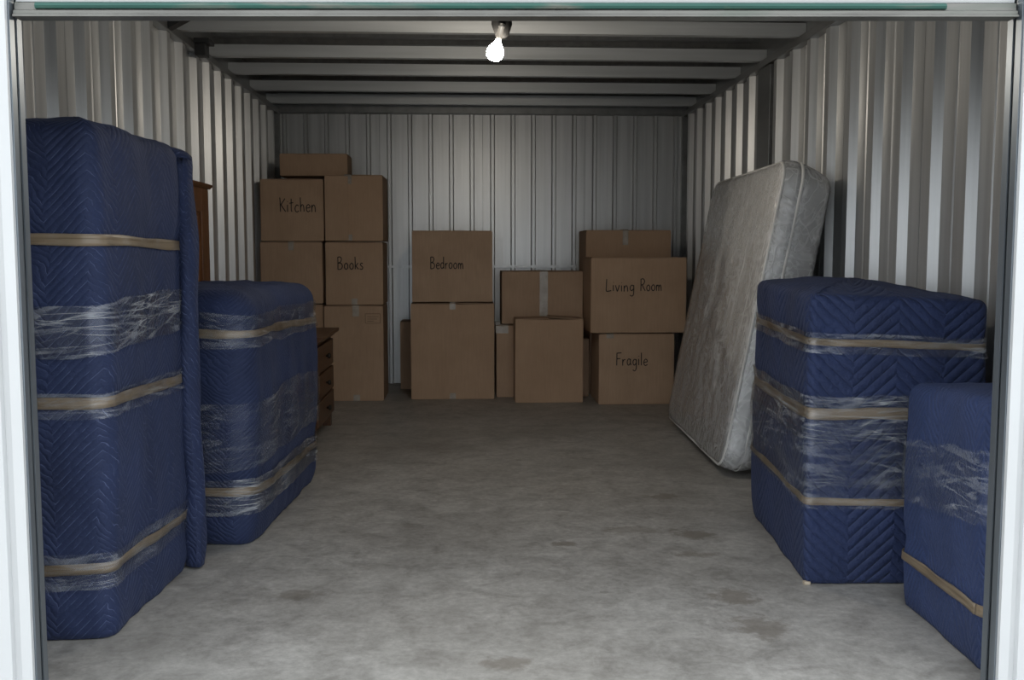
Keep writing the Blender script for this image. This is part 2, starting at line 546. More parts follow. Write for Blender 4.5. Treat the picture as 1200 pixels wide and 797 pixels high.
def rib_sheet(name, width, length, pitch, crown, slope, depth, mat, parent, first=0.5, thick=0.002, minor=True):
    """one roll-formed sheet in its own frame: width along x, height along z, ribs stand towards -y"""
    prof = [(0.0, 0.0)]
    x = pitch * first
    flat = pitch - crown - 2 * slope
    while x + crown + 2 * slope <= width + 1e-6:
        prof += [(x, 0), (x + slope, -depth), (x + slope + crown, -depth), (x + 2 * slope + crown, 0)]
        if minor and x + 2 * slope + crown + flat < width + 1e-6:
            mx = x + 2 * slope + crown + flat * 0.5
            prof += [(mx - 0.012, 0), (mx - 0.006, -0.005), (mx + 0.006, -0.005), (mx + 0.012, 0)]
        x += pitch
    prof.append((width, 0.0))
    v = [(p, q, 0) for p, q in prof] + [(p, q, length) for p, q in prof]
    v += [(p, q + thick, 0) for p, q in prof] + [(p, q + thick, length) for p, q in prof]
    n = len(prof)
    f = [(i, i + 1, n + i + 1, n + i) for i in range(n - 1)]
    f += [(2 * n + i + 1, 2 * n + i, 3 * n + i, 3 * n + i + 1) for i in range(n - 1)]
    f += [(0, n, 3 * n, 2 * n), (n - 1, 3 * n - 1, 4 * n - 1, 2 * n - 1)]
    me = bpy.data.meshes.new(name)
    me.from_pydata(v, [], f)
    me.update()
    me.materials.append(MAT[mat])
    return me

def place(name, me, parent, loc, rot):
    o = bpy.data.objects.new(name, me)
    COL.objects.link(o)
    o.parent = parent
    o.location = loc
    o.rotation_euler = rot
    return o

PITCH = 0.325
sheet = rib_sheet('wall_sheet', 3 * PITCH - 0.004, H, PITCH, 0.062, 0.022, 0.042, 'wall_steel', None, first=0.30)
wl = struct(empty('wall_left', (XL, YF, 0)), 'ribbed galvanised steel wall behind the tall wrapped bundle')
wr = struct(empty('wall_right', (XR, YF, 0)), 'ribbed galvanised steel wall behind the mattress')
for k in range(7):
    y = YF + 0.05 + k * 3 * PITCH
    # left wall: sheet x runs towards +y, ribs towards +x
    place('wall_panel', sheet, wl, (0, y - YF, 0), (0, 0, math.radians(90)))
    # right wall: sheet runs towards -y, ribs towards -x
    place('wall_panel', sheet, wr, (0, y - YF + 3 * PITCH, 0), (0, 0, math.radians(-90)))
bsheet = rib_sheet('wall_back_sheet', 5 * 0.196 - 0.003, H, 0.196, 0.026, 0.010, 0.028, 'wall_steel', None, first=0.35, minor=False)
wb = struct(empty('wall_back', (XL, YB, 0)), 'ribbed grey steel wall behind the cardboard boxes')
for k in range(4):
    place('wall_panel', bsheet, wb, (k * 0.98, 0, 0), (0, 0, 0))
box('leak_backing', (-0.06, -0.004, 0.0, YB - YF + 0.05, -0.1, H + 0.215), 'dark_steel', wl)  # unseen sheets added behind the wall panels to stop light leaking through
box('leak_backing', (0.004, 0.06, 0.0, YB - YF + 0.05, -0.1, H + 0.215), 'dark_steel', wr)
box('leak_backing', (-0.06, XR - XL + 0.06, 0.004, 0.06, -0.1, H + 0.215), 'dark_steel', wb)
box('girt_seam', (0.02, XR - XL - 0.02, -0.034, -0.027, 1.115, 1.14), 'wall_steel', wb)
box('corner_flashing', (-0.0, 0.05, -0.05, -0.002, 0, H), 'rail_steel', wb)
box('corner_flashing', (XR - XL - 0.05, XR - XL, -0.05, -0.002, 0, H), 'rail_steel', wb)
# dark post in the right wall
box('post', (-0.052, -0.003, 6.84 - YF, 7.12 - YF, 0, H - 0.055), 'rail_steel', wr, 0.004)

# roof deck and purlins
ce = struct(empty('ceiling', (XL, YF, H)), 'dark ribbed steel roof on cross purlins')
W = XR - XL
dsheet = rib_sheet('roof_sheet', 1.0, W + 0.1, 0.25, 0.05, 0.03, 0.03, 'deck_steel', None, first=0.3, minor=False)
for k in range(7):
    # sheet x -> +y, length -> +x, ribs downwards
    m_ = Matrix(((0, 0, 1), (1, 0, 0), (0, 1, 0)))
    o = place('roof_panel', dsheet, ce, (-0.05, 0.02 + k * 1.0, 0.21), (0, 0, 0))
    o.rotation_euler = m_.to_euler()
def purlin(y):
    # C channel, web towards the door, lips turned in
    t = 0.004
    hgt = 0.082
    prof = [(0, 0), (0.055, 0), (0.055, 0.018), (0.055 - t, 0.018), (0.055 - t, t), (t, t), (t, hgt - t), (0.055, hgt - t), (0.055, hgt), (0, hgt)]
    return [(y + p, q) for p, q in prof]
for y in (3.9, 4.7, 5.47 + 0.1, 6.25, 7.06, 7.72, 8.48, 9.18):
    extrude_profile('purlin', [(p - YF, q) for p, q in purlin(y)], 'x', 0.01, W - 0.01, 'ceiling_steel', ce)
    extrude_profile('purlin_strap', [(y + 0.30 - YF, 0.120), (y + 0.36 - YF, 0.120), (y + 0.36 - YF, 0.132), (y + 0.30 - YF, 0.132)], 'x', 0.06, W - 0.06, 'ceiling_steel', ce)
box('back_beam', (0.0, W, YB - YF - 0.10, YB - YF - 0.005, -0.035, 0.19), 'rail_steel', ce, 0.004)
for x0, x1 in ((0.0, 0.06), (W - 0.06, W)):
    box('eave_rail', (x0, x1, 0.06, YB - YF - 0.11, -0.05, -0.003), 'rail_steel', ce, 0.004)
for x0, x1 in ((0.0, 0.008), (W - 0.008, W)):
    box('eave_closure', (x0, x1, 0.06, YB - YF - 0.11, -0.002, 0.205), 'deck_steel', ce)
# black brackets at the left eave
boxes('bracket', [(0.061, 0.13, 6.58 - YF, 6.68 - YF, -0.085, -0.01), (0.061, 0.16, 6.56 - YF, 6.70 - YF, -0.009, 0.02)], 'black_iron', ce, 0.003)
extrude_profile('gusset', [(0.062, -0.045), (0.24, 0.05), (0.062, 0.05)], 'y', 6.0 - YF, 6.08 - YF, 'black_iron', ce)
struct(box('unseen_roof_plate', (XL - 0.1, XR + 0.1, YF - 0.05, YB + 0.1, H + 0.22, H + 0.28), 'dark_steel'))  # unseen plate added over the deck so light enters only by the door

# front wall, white outside, with folded white casing and the dark door guides
wf = struct(empty('wall_front', (0, YF, 0)), 'white painted steel front wall around the door opening')
box('front_panel', (-9, JL - 0.16, 0.004, 0.05, -0.012, 3.1), 'white', wf)
box('front_panel', (JR + 0.16, 9, 0.004, 0.05, -0.012, 3.1), 'white', wf)
box('front_panel', (JL - 0.16, JR + 0.16, 0.004, 0.05, 2.25, 3.1), 'white', wf)
for s, xj in ((-1, JL), (1, JR)):
    def ex(a, b, s=s, xj=xj):
        return tuple(sorted((xj + s * a, xj + s * b)))
    prof = [(0.004, 0.004), (0.004, -0.010), (0.030, -0.014), (0.034, -0.002), (0.050, -0.002), (0.054, -0.016), (0.150, -0.016), (0.160, 0.003), (0.160, 0.05), (0.05, 0.05), (0.05, 0.02)]
    extrude_profile('door_casing', [(xj + s * p, q) for p, q in prof], 'z', -0.012, 2.3, 'white', wf)
box('lintel_casing', (JL - 0.16, JR + 0.16, -0.012, 0.05, 2.25, 2.36), 'white', wf)
for n_, (s, xj) in enumerate(((-1, JL), (1, JR))):
    prof = [(0.0, 0.006), (0.0, 0.034), (0.004, 0.034), (0.004, 0.012), (0.048, 0.012), (0.048, 0.070), (0.004, 0.070), (0.004, 0.048), (0.0, 0.048), (0.0, 0.076), (0.054, 0.076), (0.054, 0.006)]
    gd = extrude_profile('trim_%d' % (n_ + 1), [(xj + s * p, YF + q) for p, q in prof], 'z', 0.0, 2.3, 'guide_steel')
    struct(gd, 'dark steel door guide at the %s edge of the opening' % ('left', 'right')[n_])

# roll-up door: bottom bar, curtain slats, coil
dr = struct(empty('door_1', (0, YF + 0.04, 1.862)), 'rolled-up steel door with a green reflection painted on its bottom bar')
dr.rotation_euler = (0, math.radians(-0.62), 0)
bar = [(-0.022, 0.0), (0.022, 0.0), (0.024, 0.004), (0.024, 0.038), (-0.014, 0.038), (-0.016, 0.020), (-0.024, 0.016), (-0.024, 0.008), (-0.030, 0.005), (-0.030, 0.0)]
extrude_profile('bottom_bar', bar, 'x', JL + 0.006, JR - 0.006, 'bar', dr)
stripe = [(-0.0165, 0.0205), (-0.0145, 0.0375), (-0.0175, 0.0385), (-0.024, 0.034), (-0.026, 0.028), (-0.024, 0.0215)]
extrude_profile('reflection_strip', stripe, 'x', JL + 0.06, JR - 0.20, 'bar_reflection', dr)['label'] = 'added strip painted as a green reflection along the door bottom bar'  # added strip that carries the painted green reflection on the bar
for k in range(5):
    z = 0.042 + k * 0.09
    pr_ = [(-0.004, z), (-0.012, z + 0.02), (-0.012, z + 0.07), (-0.004, z + 0.088), (0.002, z + 0.088), (-0.006, z + 0.07), (-0.006, z + 0.02), (0.002, z)]
    extrude_profile('curtain_slat', pr_, 'x', JL + 0.006, JR - 0.006, 'white', dr)
co = lathe('door_coil', [(0.0, 0.0), (0.17, 0.0), (0.17, JR - JL), (0.0, JR - JL)], 'white', dr, 28, (JL, 0.2, 0.56), Matrix.Rotation(math.radians(90), 3, 'Y'))

# ------------------------------------------------------------------ wrapped furniture
class Wrap:
    """a padded bundle: a footprint of four corners with rounded edges, risen to a height"""
    def __init__(self, foot, height, radius, seed, folds=0.010, edge=0.05, pinch=(), taper=0.0, tuck=0.02, bow=0.012, step=0.02, slope=(0, 0), drape=0.018):
        self.drape = drape
        self.h, self.seed, self.folds, self.edge, self.pinch = height, seed, folds, edge, pinch
        self.taper, self.tuck, self.bow, self.slope = taper, tuck, bow, slope
        self.c = Vector((sum(p[0] for p in foot) / 4, sum(p[1] for p in foot) / 4))
        path = []
        n = len(foot)
        for i in range(n):
            p0, p1, p2 = (Vector(foot[(i + k) % n]) for k in (-1, 0, 1))
            d0, d1 = (p1 - p0).normalized(), (p2 - p1).normalized()
            r = radius[i] if isinstance(radius, (list, tuple)) else radius
            half = (math.pi - math.acos(max(-1, min(1, -d0.dot(d1))))) / 2
            tl = r * math.tan(half)
            a = p1 - d0 * tl
            nrm = Vector((-d0.y, d0.x))       # inward (counter-clockwise footprint)
            cc = a + nrm * r
            a0 = math.atan2(a.y - cc.y, a.x - cc.x)
            for k in range(9):
                an = a0 + 2 * half * k / 8
                path.append((cc + Vector((math.cos(an), math.sin(an))) * r, Vector((math.cos(an), math.sin(an)))))
        # resample evenly
        pts, L = [], 0.0
        m = len(path)
        for i in range(m):
            (p, na), (q, nb) = path[i], path[(i + 1) % m]
            ln = (q - p).length
            if ln < 1e-6:
                continue
            k = max(1, int(round(ln / step)))
            for j in range(k):
                t = j / k
                pts.append((p.lerp(q, t), na.lerp(nb, t).normalized(), L + ln * t))
            L += ln
        self.pts, self.L = pts, L
    def noise(self, p):
        s = self.seed * 7.3
        return (noise.noise(Vector((p.x * 2.6 + s, p.y * 2.6, p.z * 1.5 + s))) * 1.0
                + 0.55 * noise.noise(Vector((p.x * 6 - s, p.y * 6, p.z * 3.2)))
                + 0.30 * noise.noise(Vector((p.x * 15, p.y * 15 + s, p.z * 9))))
    def surf(self, i, z, off=0.0):
        p, n, s = self.pts[i % len(self.pts)]
        t = z / self.h
        q = p + (self.c - p) * self.taper * t
        o = off + self.folds * self.noise(Vector((q.x, q.y, z)))
        o += self.bow * math.sin(math.pi * min(1, max(0, t)))
        o += self.drape * (0.25 + 0.75 * max(0, t) ** 2) * noise.noise(Vector((s * 5.5, z * 0.8, self.seed * 2.2)))
        o -= self.tuck * max(0.0, 1 - z / 0.10) ** 2
        for zs in self.pinch:
            o -= 0.010 * math.exp(-((z - zs) / 0.045) ** 2)
        q = q + n * o
        zz = z + t * ((q.x - self.c.x) * self.slope[0] + (q.y - self.c.y) * self.slope[1])
        return Vector((q.x, q.y, zz))
    def blanket(self, name, mat, parent, crown=0.015, sag=0.012):
        n = len(self.pts)
        rows = []                        # rows of (verts, uv v)
        zt = self.h - self.edge
        k = int(zt / 0.02)
        for j in range(k + 1):
            z = 0.004 + (zt - 0.004) * j / k
            rows.append([(self.surf(i, z), (self.pts[i][2], z)) for i in range(n)])
        base = rows[-1]
        for j in range(1, 7):
            a = math.pi / 2 * j / 6
            row = []
            for i in range(n):
                b = base[i][0]
                ins = self.edge * (1 - math.cos(a))
                q = Vector((b.x, b.y)) - self.pts[i][1] * ins
                wob = self.folds * 0.6 * self.noise(Vector((q.x, q.y, 9.0)))
                row.append((Vector((q.x, q.y, b.z + self.edge * math.sin(a) + wob * math.sin(a))), (self.pts[i][2], zt + self.edge * a)))
            rows.append(row)
        last = rows[-1]
        zmid = sum(r[0].z for r in last) / n
        for j in range(1, 17):
            t = j / 16
            row = []
            for i in range(n):
                b = last[i][0]
                q = Vector((b.x, b.y)).lerp(self.c, t)
                w = self.folds * 1.2 * (noise.noise(Vector((q.x * 5, q.y * 5, self.seed * 3.0))) + 0.5 * noise.noise(Vector((q.x * 13, q.y * 13, self.seed))))
                zz = b.z * (1 - t) + zmid * t + crown * math.sin(math.pi * t * 0.5) - sag * t + w * min(1, t * 5)
                row.append((Vector((q.x, q.y, zz)), (self.pts[i][2], zt + self.edge * 1.57 + t * 0.3)))
            rows.append(row)
        # seam column so that u does not run backwards across the last face
        v, uv, f = [], [], []
        for row in rows:
            for p, t in row:
                v.append(p); uv.append(t)
            p, t = row[0]
            v.append(p); uv.append((self.L, t[1]))
        w = n + 1
        for j in range(len(rows) - 1):
            for i in range(n):
                f.append((j * w + i, j * w + i + 1, (j + 1) * w + i + 1, (j + 1) * w + i))
        o = pydata(name, v, f, mat, parent, True, uv)
        # closed underside
        bm = bmesh.new()
        bm.from_mesh(o.data)
        bm.verts.ensure_lookup_table()
        bm.faces.new([bm.verts[i] for i in range(n)][::-1])
        bm.to_mesh(o.data)
        bm.free()
        return o
    def band(self, name, mat, parent, z0, z1, off, tilt=None, rag=0.0, rows=4, solid=0.0, span=None, wrinkle=0.0):
        """a ring of tape or film between two heights; tilt(s/L) shifts it up or down on its way round"""
        n = len(self.pts)
        idx = range(n + 1) if span is None else range(int(span[0] * n), int(span[1] * n) + 1)
        v, uv, f = [], [], []
        for c_, i in enumerate(idx):
            p, nn, s = self.pts[i % n]
            s = s if i < n else self.L + s
            dz = tilt(s / self.L) if tilt else 0.0
            r0 = rag * noise.noise(Vector((s * 5, self.seed + 3.1, z0)))
            r1 = rag * noise.noise(Vector((s * 6, self.seed + 8.7, z1)))
            for j in range(rows + 1):
                t = j / rows
                z = (z0 + r0) * (1 - t) + (z1 + r1) * t + dz
                z = max(0.006, min(self.h - self.edge * 0.7, z))
                wr_ = wrinkle * noise.noise(Vector((s * 9, z * 40, self.seed)))
                v.append(self.surf(i, z, off + wr_))
                uv.append((s, z - dz))
        m = rows + 1
        cnt = len(v) // m
        for a in range(cnt - 1):
            for j in range(rows):
                f.append((a * m + j, (a + 1) * m + j, (a + 1) * m + j + 1, a * m + j + 1))
        o = pydata(name, v, f, mat, parent, True, uv)
        if solid:
            md = o.modifiers.new('thickness', 'SOLIDIFY')
            md.thickness = solid
            md.offset = 1
        return o

# --- tall bundle at the left jamb
root = tag(empty('wrapped_wardrobe', (-1.42, 3.6, 0)), 'tallest navy quilted bundle, taped three times, standing by the left door edge', 'wrapped furniture', 'furniture wrapped in navy moving blankets')
w = Wrap([(-0.27, -0.42), (0.285, -0.41), (0.325, 0.37), (-0.27, 0.37)], 1.675, [0.03, 0.065, 0.05, 0.03], 1, 0.016, 0.075, (0.19, 0.78, 1.3), 0.0, 0.015, 0.006, 0.018)
w.blanket('blanket', 'quilt_tall', root)
for zc in (0.235, 0.775, 1.29):
    w.band('tape_band', 'strap', root, zc - 0.020, zc + 0.016, 0.006, lambda t: 0.006 * math.sin(9 * t), 0.006, 3, 0.0012)
w.band('stretch_film', 'film_heavy', root, 0.93, 1.09, 0.010, lambda t: 0.03 * math.sin(6.28 * (t - 0.2)), 0.015, 10, 0, None, 0.004)
w.band('stretch_film', 'film', root, 0.17, 0.29, 0.011, None, 0.012, 8, 0, None, 0.003)
w.band('stretch_film', 'film', root, 0.73, 0.81, 0.011, None, 0.008, 6, 0, None, 0.003)
# loose edge of the pad rolled up the far corner and over the top
def sweep(name, path, rx, ry, mat, parent, seed, seg=20, up=Vector((0, 0, 1)), wob=0.12):
    v, uv, f = [], [], []
    L = 0.0
    for k, p in enumerate(path):
        p = Vector(p)
        a = Vector(path[max(0, k - 1)]); b = Vector(path[min(len(path) - 1, k + 1)])
        d = (b - a).normalized()
        side = Vector((0.35, -0.94, 0)).normalized()
        side = (side - d * side.dot(d)).normalized()
        oth = d.cross(side)
        if k:
            L += (p - Vector(path[k - 1])).length
        e = min(1.0, 0.8 + 4 * k / len(path), 0.25 + 6 * (len(path) - 1 - k) / len(path))
        for i in range(seg + 1):
            an = 2 * math.pi * (i % seg) / seg
            w_ = 1 + wob * 2 * noise.noise(Vector((math.cos(an) * 1.3, math.sin(an) * 1.3, L * 5 + seed)))
            v.append(p + side * (rx * e * w_ * math.cos(an)) + oth * (ry * e * w_ * math.sin(an)))
            uv.append((i / seg * 2.2 * (rx + ry) * 1.4, L))
    m = seg + 1
    for k in range(len(path) - 1):
        for i in range(seg):
            f.append((k * m + i, k * m + i + 1, (k + 1) * m + i + 1, (k + 1) * m + i))
    f.append(tuple(range(seg))[::-1])
    f.append(tuple((len(path) - 1) * m + i for i in range(seg)))
    return pydata(name, v, f, mat, parent, True, uv)
path = []
for k in range(60):
    z = 0.01 + 1.60 * k / 59
    path.append((0.340 + 0.006 * math.sin(z * 7), 0.350 + 0.006 * math.sin(z * 11), z))
for k in range(1, 9):
    a = k / 8 * 1.3
    path.append((0.340 - 0.16 * (1 - math.cos(a)), 0.350 - 0.20 * (1 - math.cos(a)), 1.60 + 0.05 * math.sin(a)))
fl_ = sweep('blanket_flap', path, 0.058, 0.042, 'quilt_tall', root, 2.0)
fl_['label'] = 'rolled loose edge of the blanket'

# --- squat bundle on the left
root = tag(empty('wrapped_armchair', (-1.20, 4.86, 0)), 'squat rounded navy quilted bundle between the tall bundle and the wooden chest', 'wrapped furniture', 'furniture wrapped in navy moving blankets')
w = Wrap([(-0.30, -0.58), (0.30, -0.655), (0.39, 0.66), (-0.30, 0.68)], 1.10, [0.06, 0.085, 0.13, 0.08], 2, 0.016, 0.10, (0.28, 0.93), 0.0, 0.025, 0.02, 0.018)
w.blanket('blanket', 'quilt_round', root, 0.02, 0.02)
w.band('tape_band', 'strap', root, 0.888, 0.920, 0.006, lambda t: 0.012 * math.sin(6.28 * (t + 0.1)), 0.008, 3, 0.0012)
w.band('tape_band', 'strap', root, 0.220, 0.255, 0.006, lambda t: 0.012 * math.sin(6.28 * (t + 0.3)), 0.008, 3, 0.0012)
w.band('stretch_film', 'film', root, 0.86, 1.0, 0.011, None, 0.015, 8, 0, None, 0.004)
w.band('stretch_film', 'film_heavy', root, 0.14, 0.29, 0.010, None, 0.015, 8, 0, None, 0.004)
w.band('stretch_film', 'film', root, 0.32, 0.60, 0.011, lambda t: 0.05 * math.sin(6.28 * (t - 0.1)), 0.024, 10, 0, None, 0.004)

# --- big square bundle on the right
root = tag(empty('wrapped_dresser', (1.66, 4.14, 0)), 'large square navy bundle with wide chevron quilting beside the plastic wrapped mattress', 'wrapped furniture', 'furniture wrapped in navy moving blankets')
w = Wrap([(-0.375, -0.52), (0.285, -0.55), (0.36, 0.53), (-0.275, 0.54)], 1.10, [0.022, 0.035, 0.04, 0.035], 3, 0.008, 0.035, (0.37, 0.66, 0.93), 0.0, 0.01, 0.006, 0.016, (-0.045, 0.02))
w.blanket('blanket', 'quilt_big', root, 0.045, 0.0)
w.band('tape_band', 'strap', root, 0.908, 0.935, 0.006, None, 0.004, 3, 0.0012)
w.band('tape_band', 'strap', root, 0.632, 0.674, 0.006, lambda t: 0.012 * math.sin(6.28 * t), 0.010, 3, 0.0012)
w.band('tape_band', 'strap', root, 0.310, 0.335, 0.006, None, 0.006, 3, 0.0012)
w.band('stretch_film', 'film_heavy', root, 0.88, 0.955, 0.010, None, 0.006, 6, 0, None, 0.003)
w.band('stretch_film', 'film_heavy', root, 0.55, 0.72, 0.010, lambda t: 0.012 * math.sin(6.28 * t), 0.015, 10, 0, None, 0.004)
w.band('stretch_film', 'film', root, 0.30, 0.55, 0.011, None, 0.015, 12, 0, None, 0.004)

box('foot', (-0.376, -0.35, -0.523, -0.50, 0.0, 0.012), 'foot', root, 0.003)['label'] = 'pale wooden foot below the blanket'

# --- low bundle at the right jamb
root = tag(empty('wrapped_nightstand', (1.82, 3.12, 0)), 'lowest navy quilted bundle, partly hidden by the right door guide', 'wrapped furniture', 'furniture wrapped in navy moving blankets')
w = Wrap([(-0.285, -0.335), (0.255, -0.335), (0.255, 0.30), (-0.255, 0.30)], 0.815, [0.04, 0.04, 0.04, 0.045], 4, 0.008, 0.05, (0.25,), 0.0, 0.01, 0.006, 0.016, (0, -0.06))
w.blanket('blanket', 'quilt_low', root, 0.012, 0.0)
w.band('tape_band', 'strap', root, 0.170, 0.203, 0.006, None, 0.006, 3, 0.0012)
w.band('stretch_film', 'film', root, 0.40, 0.62, 0.010, lambda t: 0.04 * math.sin(6.28 * (t + 0.2)), 0.012, 12, 0, None, 0.003)

# ------------------------------------------------------------------ mattress
def rounded_slab(L, D, T, rc, re, nu=46, nv=46):
    """outline L x D with corner radius rc, thickness T with edge rounding re; returns rows round the rim"""
    out = []
    pts = []
    for (cx, cy, a0) in ((L / 2 - rc, D / 2 - rc, 0), (-L / 2 + rc, D / 2 - rc, 90), (-L / 2 + rc, -D / 2 + rc, 180), (L / 2 - rc, -D / 2 + rc, 270)):
        for k in range(11):
            a = math.radians(a0 + 9 * k)
            pts.append((Vector((cx + rc * math.cos(a), cy + rc * math.sin(a))), Vector((math.cos(a), math.sin(a)))))
    full = []
    m = len(pts)
    for i in range(m):
        (p, n), (q, n2) = pts[i], pts[(i + 1) % m]
        k = max(1, int((q - p).length / 0.04))
        for j in range(k):
            full.append((p.lerp(q, j / k), n.lerp(n2, j / k).normalized()))
    return full

REAR, SEAM = 0.05, 0.035       # the rear half narrows behind a border seam
def mattress_mesh(name, L, D, T, rc, re, grow, amp, mat, parent, dimple=0.0, seed=0):
    rim = rounded_slab(L, D, T, rc, re)
    n = len(rim)
    rows = []
    def nz(p, s):
        return noise.noise(Vector((p.x * 2.2, p.y * 5, p.z * 5 + seed))) + 0.6 * noise.noise(Vector((p.x * 9 + s, p.y * 7, p.z * 7)))
    prof = []
    for k in range(5):
        a = math.pi / 2 * k / 4
        prof.append((re * (1 - math.sin(a)), -T / 2 + re * (1 - math.cos(a))))
    for k in range(1, 14):
        prof.append((-0.012 * math.sin(math.pi * k / 14), -T / 2 + re + (T - 2 * re) * k / 14))
    prof += [(a, -b) for a, b in prof[:5]][::-1]
    def cap(sign):
        r_ = []
        for j in range(1, 15):
            t = (j / 14) ** 0.9
            row = []
            for p, nn in rim:
                b = p - nn * (re + (REAR if sign < 0 else 0.0))
                q = b * (1 - t)
                z = T / 2 + grow + 0.012 * math.sin(math.pi * min(1, t * 1.4) * 0.5)
                z += dimple * (math.sin(q.x * 19) * math.sin(q.y * 19)) * min(1, t * 4)
                v = Vector((q.x, q.y, z * sign))
                v.z += sign * amp * nz(v, 1.0) * min(1, t * 3)
                row.append(v)
            r_.append(row)
        return r_
    lower = cap(-1)[::-1]
    upper = cap(1)
    mid = []
    for ins, z in prof:
        ins += REAR * max(0.0, (SEAM - z) / (T / 2 + SEAM)) ** 0.8 + 0.010 * math.exp(-((z - SEAM) / 0.012) ** 2)
        row = []
        for p, nn in rim:
            q = p - nn * (ins - grow)
            v = Vector((q.x, q.y, z * (1 + 2 * grow / T)))
            v += Vector((nn.x, nn.y, 0)) * amp * 0.7 * nz(v, 3.0)
            row.append(v)
        mid.append(row)
    rows = lower + mid + upper
    v = [p for r in rows for p in r]
    f = []
    for j in range(len(rows) - 1):
        for i in range(n):
            i2 = (i + 1) % n
            f.append((j * n + i, j * n + i2, (j + 1) * n + i2, (j + 1) * n + i))
    o = pydata(name, v, f, mat, parent, True)
    bm = bmesh.new()
    bm.from_mesh(o.data)
    bmesh.ops.remove_doubles(bm, verts=bm.verts[:], dist=1e-4)
    bmesh.ops.recalc_face_normals(bm, faces=bm.faces[:])
    bm.to_mesh(o.data)
    bm.free()
    return o, rim

MT = 0.28
root = empty('mattress', (0, 0, 0))
tag(root, 'white mattress in clear plastic bag leaning on the right wall', 'mattress')
# own frame: x up along the lean, y along the wall, z = outward face (towards the room)
lean = math.radians(10.8)
yaw = math.radians(-2.2)
sdir = Vector((math.sin(lean), 0, math.cos(lean)))
ndir = Vector((-math.cos(lean), 0, math.sin(lean)))
ydir = Vector((0, 1, 0))
rotm = Matrix((( sdir.x, ydir.x, ndir.x), (sdir.y, ydir.y, ndir.y), (sdir.z, ydir.z, ndir.z)))
rotm = Matrix.Rotation(yaw, 3, 'Z') @ rotm
ML, MD = 1.73, 1.83
root.rotation_euler = rotm.to_euler()
base_mid = Vector((1.600, 6.29, 0.032))
root.location = base_mid
inner = ('x',)
body, rim = mattress_mesh('mattress_body', ML, MD, MT, 0.13, 0.045, 0.0, 0.006, 'ticking', root, 0.004)
bag, _ = mattress_mesh('plastic_bag', ML, MD, MT, 0.13, 0.045, 0.012, 0.013, 'bag', root, 0.002, 5)
for o in (body, bag):
    o.location = (ML / 2, 0, 0)
for zp, ins_ in ((MT / 2 - 0.004, 0.006), (SEAM, -0.010)):
    cu = bpy.data.curves.new('piping', 'CURVE')
    cu.dimensions = '3D'
    cu.bevel_depth = 0.009
    cu.bevel_resolution = 2
    sp = cu.splines.new('POLY')
    sp.points.add(len(rim) - 1)
    for k, (p, nn) in enumerate(rim):
        q = p - nn * ins_
        sp.points[k].co = (q.x, q.y, zp, 1)
    sp.use_cyclic_u = True
    tmp = bpy.data.objects.new('piping_curve', cu)
    COL.objects.link(tmp)
    dg = bpy.context.evaluated_depsgraph_get()
    me = bpy.data.meshes.new_from_object(tmp.evaluated_get(dg))
    bpy.data.objects.remove(tmp)
    me.materials.clear()
    po = link('piping', me, 'piping', root, True)
    po.location = (ML / 2, 0, 0)

# ------------------------------------------------------------------ wooden furniture
root = tag(empty('headboard', (-1.655, 5.62, 0)), 'brown wooden headboard with raised panels standing against the left wall', 'headboard')
HW, HH = 0.90, 1.66           # half width along the wall, height
for y0, y1 in ((-HW, -HW + 0.17), (HW - 0.17, HW)):
    box('stile', (-0.025, 0.025, y0, y1, 0.0, HH), 'wood', root, 0.004)
box('top_rail', (-0.025, 0.024, -HW + 0.171, HW - 0.171, HH - 0.15, HH), 'wood', root, 0.004)
box('bottom_rail', (-0.025, 0.024, -HW + 0.171, HW - 0.171, 0.35, 0.55), 'wood', root, 0.004)
box('muntin', (-0.025, 0.024, -0.06, 0.06, 0.551, HH - 0.151), 'wood', root, 0.004)
for y0, y1 in ((-HW + 0.171, -0.061), (0.061, HW - 0.171)):
    prof_ = []
    z0, z1 = 0.551, HH - 0.151
    v = []
    for (ins, x) in ((0.0, 0.012), (0.022, 0.004), (0.030, -0.012), (0.085, 0.004), (0.09, 0.008)):
        v += [(x, y0 + ins, z0 + ins), (x, y1 - ins, z0 + ins), (x, y1 - ins, z1 - ins), (x, y0 + ins, z1 - ins)]
    f = []
    for k in range(4):
        for i in range(4):
            j = (i + 1) % 4
            f.append((k * 4 + i, k * 4 + j, k * 4 + 4 + j, k * 4 + 4 + i))
    f.append((16, 17, 18, 19))
    b0 = len(v)
    v += [(-0.02, y0, z0), (-0.02, y1, z0), (-0.02, y1, z1), (-0.02, y0, z1)]
    f.append((b0 + 3, b0 + 2, b0 + 1, b0))
    for i in range(4):
        j = (i + 1) % 4
        f.append((b0 + i, b0 + j, j, i))
    pydata('panel', v, f, 'wood', root)
extrude_profile('cap_moulding', [(-0.03, HH + 0.001), (0.03, HH + 0.001), (0.045, HH + 0.014), (0.05, HH + 0.022), (0.045, HH + 0.03), (-0.035, HH + 0.03)], 'y', -HW - 0.02, HW + 0.02, 'wood', root)

